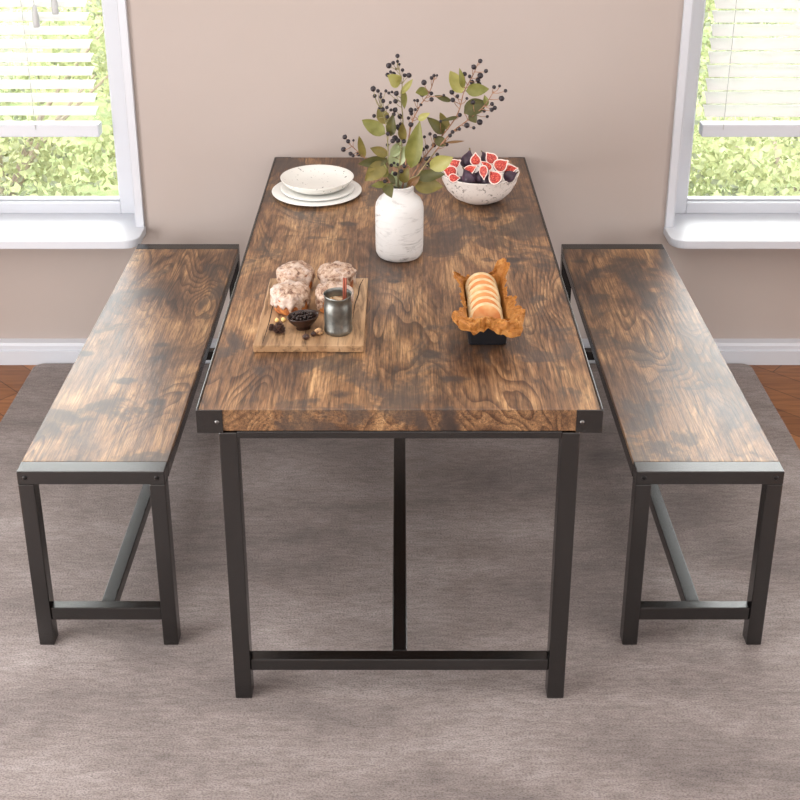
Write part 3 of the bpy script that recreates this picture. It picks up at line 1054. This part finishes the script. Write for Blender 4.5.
def cake(x, y, R, h, seed, label, drip):
    r = thing('iced_cake', label, 'cake', (x, y, BTZ), random.uniform(0, 6), 'small iced cakes on the board')
    body = lathe([(0, 0), (R * .80, 0), (R * .88, .004), (R * .92, h * .35), (R * .95, h * .6), (R * .9, h * .78), (R * .6, h * .9), (0, h * .93)], 40)
    obj('sponge', body, M['cake'], r, smooth=True)
    bm = bmesh.new()
    n, m_ = 64, 16
    rings = []
    for j in range(m_ + 1):
        ring = []
        for k in range(n):
            a = 2 * PI * k / n
            # edge of the icing hangs in drips
            dr = drip * (.45 + .55 * noise.noise(Vector((math.cos(a) * 2.6, math.sin(a) * 2.6, seed))) + .5 * noise.noise(Vector((math.cos(a) * 7, math.sin(a) * 7, seed + 3))))
            u = j / m_
            ph = u * (PI / 2)
            if u < .72:
                q = u / .72
                rr = R * 1.03 * math.sin(q * PI / 2) ** .85
                zz = h * .68 + h * .36 * math.cos(q * PI / 2) ** .75
            else:
                q = (u - .72) / .28
                rr = R * (1.03 - .04 * q)
                zz = h * .68 - q * h * max(.05, dr)
            p = Vector((math.cos(a) * rr, math.sin(a) * rr, zz))
            lump = noise.fractal(p * 70 + Vector((seed, 0, 0)), 1.0, 2.0, 3) * .0042
            lump += noise.noise(p * 28 + Vector((seed, 5, 0))) * .004
            nrm = Vector((p.x, p.y, max(0, p.z - h * .5))).normalized()
            if j == m_:
                lump = -.0015
            p += nrm * lump
            ring.append(bm.verts.new(p))
        rings.append(ring)
    for a, b in zip(rings, rings[1:]):
        for k in range(n):
            bm.faces.new((a[k], a[(k + 1) % n], b[(k + 1) % n], b[k]))
    bmesh.ops.contextual_create(bm, geom=rings[0])
    o = obj('icing', bm, M['icing'], r, smooth=True)
    return r


cake(-.256, 2.622, .0450, .060, 1.3, 'back left iced cake on the board, thickly covered with icing', .72)
cake(-.155, 2.622, .0445, .058, 5.1, 'back right iced cake on the board, behind the pewter jug', .66)
cake(-.258, 2.505, .0450, .060, 8.7, 'front left iced cake with white drips over its orange sponge', .82)
cake(-.155, 2.508, .0445, .059, 12.9, 'front right iced cake half hidden by the pewter jug', .7)

# jug
jx, jy = -.140, 2.392
bm = lathe([(0, 0), (.029, 0), (.0315, .002), (.0325, .006), (.0322, .012), (.0312, .015), (.0318, .05), (.0322, .066), (.0306, .073), (.0298, .080), (.0312, .090), (.0325, .0945),
            (.0312, .0950), (.0296, .089), (.0282, .080), (.0300, .066), (.0300, .015), (.0275, .006), (0, .005)], 48)
for v in bm.verts:       # pouring lip at the front, leaning out
    if v.co.z > .078:
        a = math.atan2(v.co.y, v.co.x) + PI / 2 - .25
        a = (a + PI) % (2 * PI) - PI
        k = math.exp(-(a / .38) ** 2) * (v.co.z - .078) / .017
        rr = math.hypot(v.co.x, v.co.y)
        v.co.x *= 1 + .16 * k; v.co.y *= 1 + .16 * k
        v.co.z -= .001 * k
o = tag(obj('jug', bm, M['pewter'], smooth=True), 'small grey pewter jug with a pouring lip standing on the board', 'jug')
o.location = (jx, jy, BTZ)
o = tag(obj('coffee', lathe([(0, .0), (.0297, .0), (.0299, .002), (.0299, .004), (.028, .0045), (0, .004)], 40), M['coffee'], smooth=True), 'milky coffee filling the pewter jug', 'coffee')
o.location = (jx, jy, BTZ + .070)
# cinnamon stick: a rolled quill
bm = bmesh.new()
q = Vector((jx + .0145, jy + .004, BTZ + .055)); q2 = Vector((jx + .0165, jy + .012, BTZ + .128))
ax = (q2 - q); L = ax.length
for s in (-1, 1):
    prevs = None
    for k in range(15):
        a = k / 14 * 1.7 * PI
        rr = .0034 - .0014 * k / 14
        p = (s * (.0026) + s * -rr * math.cos(a) * .8, rr * math.sin(a))
        cur = [bm.verts.new((p[0], p[1], z)) for z in (0, L)] + [bm.verts.new((p[0] * .78 + s * .0006, p[1] * .7, z)) for z in (0, L)]
        if prevs:
            bm.faces.new((prevs[0], cur[0], cur[1], prevs[1])); bm.faces.new((prevs[2], prevs[3], cur[3], cur[2]))
            bm.faces.new((prevs[1], cur[1], cur[3], prevs[3])); bm.faces.new((prevs[0], prevs[2], cur[2], cur[0]))
        prevs = cur
o = tag(obj('cinnamon_stick', bm, M['cinnamon'], smooth=False), 'reddish brown cinnamon stick standing in the pewter jug', 'cinnamon stick')
o.matrix_world = Matrix.Translation(q) @ ax.to_track_quat('Z', 'Y').to_matrix().to_4x4()

# small dark bowl
sx_, sy_ = -.221, 2.404
prof = [(0, 0), (.013, 0), (.0145, .002), (.0135, .006), (.020, .013), (.0275, .023), (.0305, .032), (.031, .034), (.0295, .034), (.026, .024), (.019, .016), (0, .012)]
bm = lathe(prof, 40)
for v in bm.verts:
    v.co.x *= 1.18; v.co.y *= .92
    v.co.z += (v.co.z / .034) * .05 * v.co.x * 1.0
o = tag(obj('small_bowl', bm, M['darkbowl'], smooth=True), 'tiny dark brown oval bowl on the board in front of the cakes', 'bowl')
o.location = (sx_, sy_, BTZ); o.rotation_euler = (0, 0, .25)
bm = bmesh.new()
for k in range(70):
    a = random.uniform(0, 2 * PI); rr = .023 * math.sqrt(random.random())
    mt = Matrix.Translation((math.cos(a) * rr * 1.12, math.sin(a) * rr * .88, .024 + random.uniform(0, .011) + .001)) @ Matrix.Rotation(random.uniform(0, 6), 4, Vector((random.random(), random.random(), random.random())).normalized()) @ Matrix.Diagonal((.0048, .0036, .0026, 1))
    bmesh.ops.create_icosphere(bm, subdivisions=1, radius=1, matrix=mt)
o = tag(obj('chocolate_pieces', bm, M['choc'], smooth=True), 'dark glossy pieces heaped in the tiny brown bowl', 'chocolate')
o['kind'] = 'stuff'
o.location = (sx_, sy_, BTZ); o.rotation_euler = (0, 0, .25)


def cone(x, y, R, label):
    r = thing('pine_cone', label, 'pine cone', (x, y, BTZ), 0)
    bm = lathe([(0, .001), (R * .5, .003), (R * .5, R * .8), (0, R * 1.15)], 10)
    for lev in range(5):
        for k in range(8):
            a = 2 * PI * (k + .5 * (lev % 2)) / 8
            rr = R * (1.0 - .13 * abs(lev - 1.2)); z = .004 + R * .27 * lev
            mt = Matrix.Translation((math.cos(a) * rr * .72, math.sin(a) * rr * .72, z)) @ Matrix.Rotation(a, 4, 'Z') @ Matrix.Rotation(-.35 - .22 * lev, 4, 'Y') @ Matrix.Diagonal((R * .42, R * .26, R * .09, 1))
            bmesh.ops.create_icosphere(bm, subdivisions=2, radius=1, matrix=mt)
    o = obj('scales', bm, M['cone'], r, smooth=True)
    o.location = (0, 0, 0)
    return r


p = at_z(279.5, 333, BTZ); cone(p.x, p.y, .0140, 'small dark pine cone at the front left of the board')
p = at_z(273, 331, BTZ); r_ = cone(p.x - .002, p.y, .0085, 'tiny dark pine cone left of the larger cone on the board')


def nut(px0, py0, R, mat, label, cat='nut', sx=1.0, group='nuts on the board'):
    p = at_z(px0, py0, BTZ)
    bm = lathe([(0, 0), (R * .5, R * .1), (R * .9, R * .5), (R, R * .95), (R * .85, R * 1.4), (R * .45, R * 1.8), (R * .12, R * 2.02), (0, R * 2.1)], 18)
    for v in bm.verts:
        v.co.x *= sx
    o = tag(obj('nut', bm, mat, smooth=True), label, cat, group)
    o.location = (p.x, p.y, BTZ)
    return o


nut(277, 322, .0052, M['nut'], 'left of two pale nuts in front of the front left cake')
nut(283.5, 321.5, .0056, M['nut'], 'right of two pale nuts in front of the front left cake')
nut(319, 334.5, .0085, M['shell'], 'larger mottled brown nut at the left foot of the pewter jug', sx=1.25)
nut(313.5, 336, .0060, M['cone'], 'dark brown nut beside the mottled nut left of the jug', sx=1.15)
nut(306, 339, .0068, M['cone'], 'dark reddish nut in front of the tiny brown bowl', sx=1.3)
nut(271, 327, .0038, M['cone'], 'tiny dark nut behind the smaller pine cone')

# ------------------------------------------------------------------ loaf tin with buns in parchment
tx, ty = .1990, 2.466
TLN, TWD, THT = .112, .043, .056      # half length, half width at base, height
bm = bmesh.new()
oute, inn = [], []


def rrect(hx, hy, z, R, n=5):
    o = []
    for cx_, cy_, a0 in ((hx - R, hy - R, 0), (-hx + R, hy - R, PI / 2), (-hx + R, -hy + R, PI), (hx - R, -hy + R, 1.5 * PI)):
        for k in range(n + 1):
            a = a0 + k / n * PI / 2
            o.append(Vector((cx_ + R * math.cos(a), cy_ + R * math.sin(a), z)))
    return o


def loft(bm, rings, close0=True, close1=True):
    rr = [[bm.verts.new(p) for p in r] for r in rings]
    for a, b in zip(rr, rr[1:]):
        for k in range(len(a)):
            k2 = (k + 1) % len(a)
            bm.faces.new((a[k], a[k2], b[k2], b[k]))
    if close0:
        bm.faces.new(rr[0][::-1])
    if close1:
        bm.faces.new(rr[-1])


loft(bm, [rrect(TWD - .003, TLN - .003, 0, .008), rrect(TWD, TLN, .003, .01), rrect(TWD + .007, TLN + .007, THT, .012), rrect(TWD + .010, TLN + .010, THT + .001, .014),
          rrect(TWD + .010, TLN + .010, THT + .003, .014), rrect(TWD + .0055, TLN + .0055, THT + .003, .011), rrect(TWD - .0015, TLN - .0015, .004, .009)])
o = tag(obj('loaf_tin', bm, M['tin'], smooth=False, bevel=.0008), 'black loaf tin holding a row of buns in brown parchment', 'tin')
o.location = (tx, ty, TZ)

# parchment: lines the tin, then flares and folds over the rim
bm = bmesh.new()
NS, NT_ = 120, 22
base = rrect(1, 1, 0, .3, 29)
NS = len(base)
per = []


def per_pt(k, hx, hy, R):
    return rrect(hx, hy, 0, R, 29)[k]


ringA = rrect(TWD - .004, TLN - .004, 0, .009, 29)
ringB = rrect(TWD + .003, TLN + .003, 0, .011, 29)
# even out the samples along the straight sides
def resample(r, n):
    pts = r + [r[0]]
    d = [0]
    for a, b in zip(pts, pts[1:]):
        d.append(d[-1] + (b - a).length)
    out = []
    for k in range(n):
        s = d[-1] * k / n
        j = max(i for i in range(len(d)) if d[i] <= s + 1e-12)
        j = min(j, len(pts) - 2)
        u = (s - d[j]) / max(1e-9, d[j + 1] - d[j])
        out.append(pts[j].lerp(pts[j + 1], u))
    return out


NS = 220
ringA = resample(ringA, NS); ringB = resample(ringB, NS)
rows = [[bm.verts.new(p + Vector((0, 0, .0055))) for p in ringA]]
rows.append([bm.verts.new(p + Vector((0, 0, THT * .55))) for p in [a.lerp(b, .55) for a, b in zip(ringA, ringB)]])
rows.append([bm.verts.new(p + Vector((0, 0, THT + .004))) for p in ringB])


def bell(x, c, w):
    return math.exp(-((x - c) / w) ** 2)


NF = 16
for j in range(1, NF + 1):
    u = j / NF
    row = []
    for k in range(NS):
        p = ringB[k]
        fx_, fy_ = p.x / TWD, p.y / TLN           # -1..1 each
        front = max(0, -fy_ - .45) / .55
        front = min(1, front)
        back = min(1, max(0, fy_ - .7) / .3)
        right = 1 if fx_ > .9 else 0
        out = Vector((max(-1, min(1, fx_)) if abs(fx_) > .85 else fx_ * .35, fy_ if abs(fy_) > .92 else 0, 0))
        if out.length > 1e-4:
            out.normalize()
        spikeR = bell(p.x, TWD, .022) * bell(p.y, TLN - .01, .032)
        spikeL = bell(p.x, -TWD, .02) * bell(p.y, TLN - .028, .022)
        midR = bell(p.y, -.045, .05) * (1 if fx_ > .5 else 0)
        cornL = bell(p.x, -TWD, .03) * bell(p.y, -TLN + .01, .045)
        cornR = bell(p.x, TWD, .03) * bell(p.y, -TLN + .0, .05)
        reach = .005 + .027 * front + .015 * midR + .010 * cornL + .009 * cornR + .010 * spikeR + .016 * spikeL
        rise = .006 + .046 * spikeR + .020 * spikeL + .012 * midR
        fall = .024 * front + .010 * cornR - .004 * cornL
        # zigzag hem
        hem = 1 + .15 * math.sin(k * .33) + .22 * noise.noise(Vector((k * .126, 3.1, 0)))
        d = out * (reach * hem * math.sin(u * PI / 2) + 0.0)
        z = THT + .004 + .013 * front * min(1, u * 3) + rise * hem * u ** .8 + .008 * front * math.sin(u * PI) - fall * hem * u ** 2.2
        cr = .0085 * u * noise.fractal(Vector((p.x * 60, p.y * 60, u * 2.2)), 1, 2, 3)
        cr2 = .0065 * u * noise.noise(Vector((p.x * 110 + 9, p.y * 110, u * 3)))
        q_ = Vector((p.x, p.y, 0)) + d
        q_.z = z
        crease = 0
        for sc_, am in ((46, .0065), (95, .0040), (170, .0016)):
            crease += am * (abs(noise.noise(q_ * sc_ + Vector((sc_, 2, 7)))) * 2.2 - .55)
        z += crease * min(1, u * 2)
        cr += crease * .8 * min(1, u * 2)
        row.append(bm.verts.new(Vector((p.x, p.y, 0)) + d + out * cr + Vector((cr2 * .5, 0, z + cr2))))
    rows.append(row)
for a, b in zip(rows, rows[1:]):
    for k in range(NS):
        k2 = (k + 1) % NS
        bm.faces.new((a[k], a[k2], b[k2], b[k]))
bm.faces.new(rows[0])
o = obj('parchment_paper', bm, M['paper'])
md = o.modifiers.new('thick', 'SOLIDIFY'); md.thickness = .0006; md.offset = 0
tag(o, 'crumpled brown baking parchment flaring out of the black loaf tin', 'paper')
o.location = (tx, ty, TZ)

# buns standing in a row, leaning back
bn_pos = [(469, 2.553), (275.5, 0), (0, 0)]
NB = 6
ys = [2.390 + k * .0335 for k in range(NB)]
words = ['frontmost', 'second', 'third', 'fourth', 'fifth', 'rearmost']
bun0 = None
for k in range(NB):
    lb = ('frontmost golden bun in the loaf tin, its whole face showing' if k == 0 else
          'rearmost golden bun in the loaf tin, by the paper corner' if k == NB - 1 else
          '%s golden bun from the front in the loaf tin row' % words[k])
    if bun0 is None:
        bm = lathe([(0, -.0135), (.022, -.0125), (.033, -.0095), (.0385, -.004), (.0395, 0), (.0385, .004), (.033, .0095), (.022, .0125), (0, .0135)], 48)
        for f in bm.faces:
            c = f.calc_center_median()
            rr = math.hypot(c.x, c.y)
            f.material_index = 1 if rr > .034 else 0
        r = thing('bun', lb, 'bun', (0, 0, 0), 0, 'buns in the loaf tin')
        ob = obj('crust', bm, [M['bun'], M['bunpale']], r, smooth=True)
        bun0 = r
    else:
        r = bun0.copy(); link(r); r['label'] = lb
        ob = bun0.children[0].copy(); link(ob, r)
    r.location = (tx + random.uniform(-.0015, .0015) - .001, ys[k], TZ + .0475)
    r.rotation_euler = (PI / 2 - .52, 0, random.uniform(-.04, .04))
for r in [o for o in C.objects if o.name.split('.')[0] == 'bun']:
    pass

# ------------------------------------------------------------------ garden outside
GZ = -.45
bm = bx(-14, 14, WY + WT + .02, 26, GZ - .1, GZ)
struct(obj('ground', bm, M['lawn']))


def shrub(x, y, R, h, nl, mats, label, ls=.05):
    r = thing('garden_shrub', label, 'shrub', (x, y, GZ), 0, 'shrubs outside the windows')
    st = bmesh.new()
    tips = []
    for k in range(9):
        a = random.uniform(0, 2 * PI)
        tip = Vector((math.cos(a) * R * random.uniform(.3, .85), math.sin(a) * R * random.uniform(.3, .85), h * random.uniform(.55, .98)))
        midp = Vector((tip.x * .35, tip.y * .35, tip.z * .5))
        tube(st, smooth_path([(0, 0, 0), midp, tip], 4), [.03, .027, .024, .02, .017, .014, .011, .008, .006], 6)
    obj('stem', st, M['bark'], r)
    bm = bmesh.new()
    for k in range(nl):
        while True:
            q = Vector((random.uniform(-1, 1), random.uniform(-1, 1), random.uniform(-1, 1)))
            if .35 < q.length < 1:
                break
        q.x *= R; q.y *= R; q.z = h * .52 + q.z * h * .48
        lump = noise.noise(q * 1.8 + Vector((x, y, 0)))
        if lump < -.12:
            continue
        n_ = Vector((random.uniform(-1, 1), random.uniform(-1, .4), random.uniform(0, 1))).normalized()
        ax = n_.cross(Vector((random.uniform(-1, 1), random.uniform(-1, 1), random.uniform(-1, 1)))).normalized()
        sd = n_.cross(ax)
        L = ls * random.uniform(.6, 1.25); W = L * .32
        p = [q - ax * L * .5, q + sd * W, q + ax * L * .5, q - sd * W]
        f = bm.faces.new([bm.verts.new(v) for v in p])
        f.material_index = 0 if lump > .12 else (1 if random.random() < .75 else 2)
    obj('foliage', bm, [M[k] for k in mats], r)
    return r


SP = [(-2.25, 6.2, .95, 1.25, 10500), (-4.1, 6.6, .95, 1.5, 9500), (-1.75, 8.2, .95, 1.4, 9500), (-3.75, 8.6, 1.05, 1.8, 9500), (-5.6, 10.4, 1.2, 2.0, 9000), (-2.7, 10.7, 1.3, 1.9, 10000),
      (2.15, 6.0, .9, .95, 10500), (4.0, 6.4, .95, 1.3, 9500), (1.75, 8.2, .95, 1.4, 9500), (3.75, 8.6, 1.05, 1.8, 9500), (5.6, 10.4, 1.2, 2.0, 9000), (2.7, 10.7, 1.3, 1.9, 10000)]
LB = ['pale green shrub closest to the left window', 'pale green shrub at the outer edge of the left window view', 'pale green shrub by the inner jamb of the left window',
      'tall shrub behind the nearest one outside the left window', 'tall shrub far out beyond the left window blind', 'distant shrub behind the slats of the left window',
      'bright green shrub below the right window blind', 'bright green shrub at the outer edge of the right window view', 'bright shrub by the inner jamb of the right window',
      'tall shrub behind the slats in the middle of the right window', 'tall shrub far out beyond the right window blind', 'distant shrub behind the slats of the right window']
for (x, y, R, h, nl), lb in zip(SP, LB):
    ms_ = ('bush_a', 'bush_b', 'bush_c') if x > 0 else ('bush_b', 'bush_a', 'bush_c')
    shrub(x, y, R, h, nl, ms_, lb, .052)

# ------------------------------------------------------------------ light
w = bpy.data.worlds.new('sky')
sc.world = w
w.use_nodes = True
wn = w.node_tree.nodes
bg = wn['Background']
bg.inputs['Color'].default_value = (1.0, 1.0, 1.0, 1)
bg.inputs['Strength'].default_value = 7.5

sd = bpy.data.lights.new('sun', 'SUN'); sd.energy = 2.2; sd.angle = .05; sd.color = (1, .97, .9)
so = bpy.data.objects.new('sun', sd); link(so)
so.rotation_euler = (math.radians(32), math.radians(-14), 0)


def area(name, loc, rot, sx, sy, power, col=(1, 1, 1)):
    d = bpy.data.lights.new(name, 'AREA'); d.shape = 'RECTANGLE'; d.size = sx; d.size_y = sy; d.energy = power; d.color = col
    o = bpy.data.objects.new(name, d); link(o); o.location = loc; o.rotation_euler = rot
    return o


area('overhead_fill_light', (0, 1.5, ZC - .03), (0, 0, 0), 3.6, 3.4, 38, (1, 1, 1))  # unseen broad light added overhead to set the room's brightness
area('front_fill_light', (0, YF + .05, 1.5), (PI / 2, 0, 0), 3.4, 1.8, 11, (1, 1, 1))  # unseen fill added at the front wall, which has no opening
area('assumed_left_light', (XL + .05, 1.0, 1.0), (0, -PI / 2, 0), 1.8, 2.4, 112, (1, 1, 1))  # unseen light assumed at the left, where the wall has no window
area('right_fill_light', (XR - .05, 1.0, 1.0), (0, PI / 2, 0), 1.8, 2.4, 36, (1, 1, 1))  # weaker fill added to brighten the rug and baseboard at right

sc.view_settings.view_transform = 'Standard'
sc.view_settings.look = 'None'
sc.view_settings.exposure = 0.18
sc.view_settings.gamma = 1.0
sc.view_settings.use_curve_mapping = False
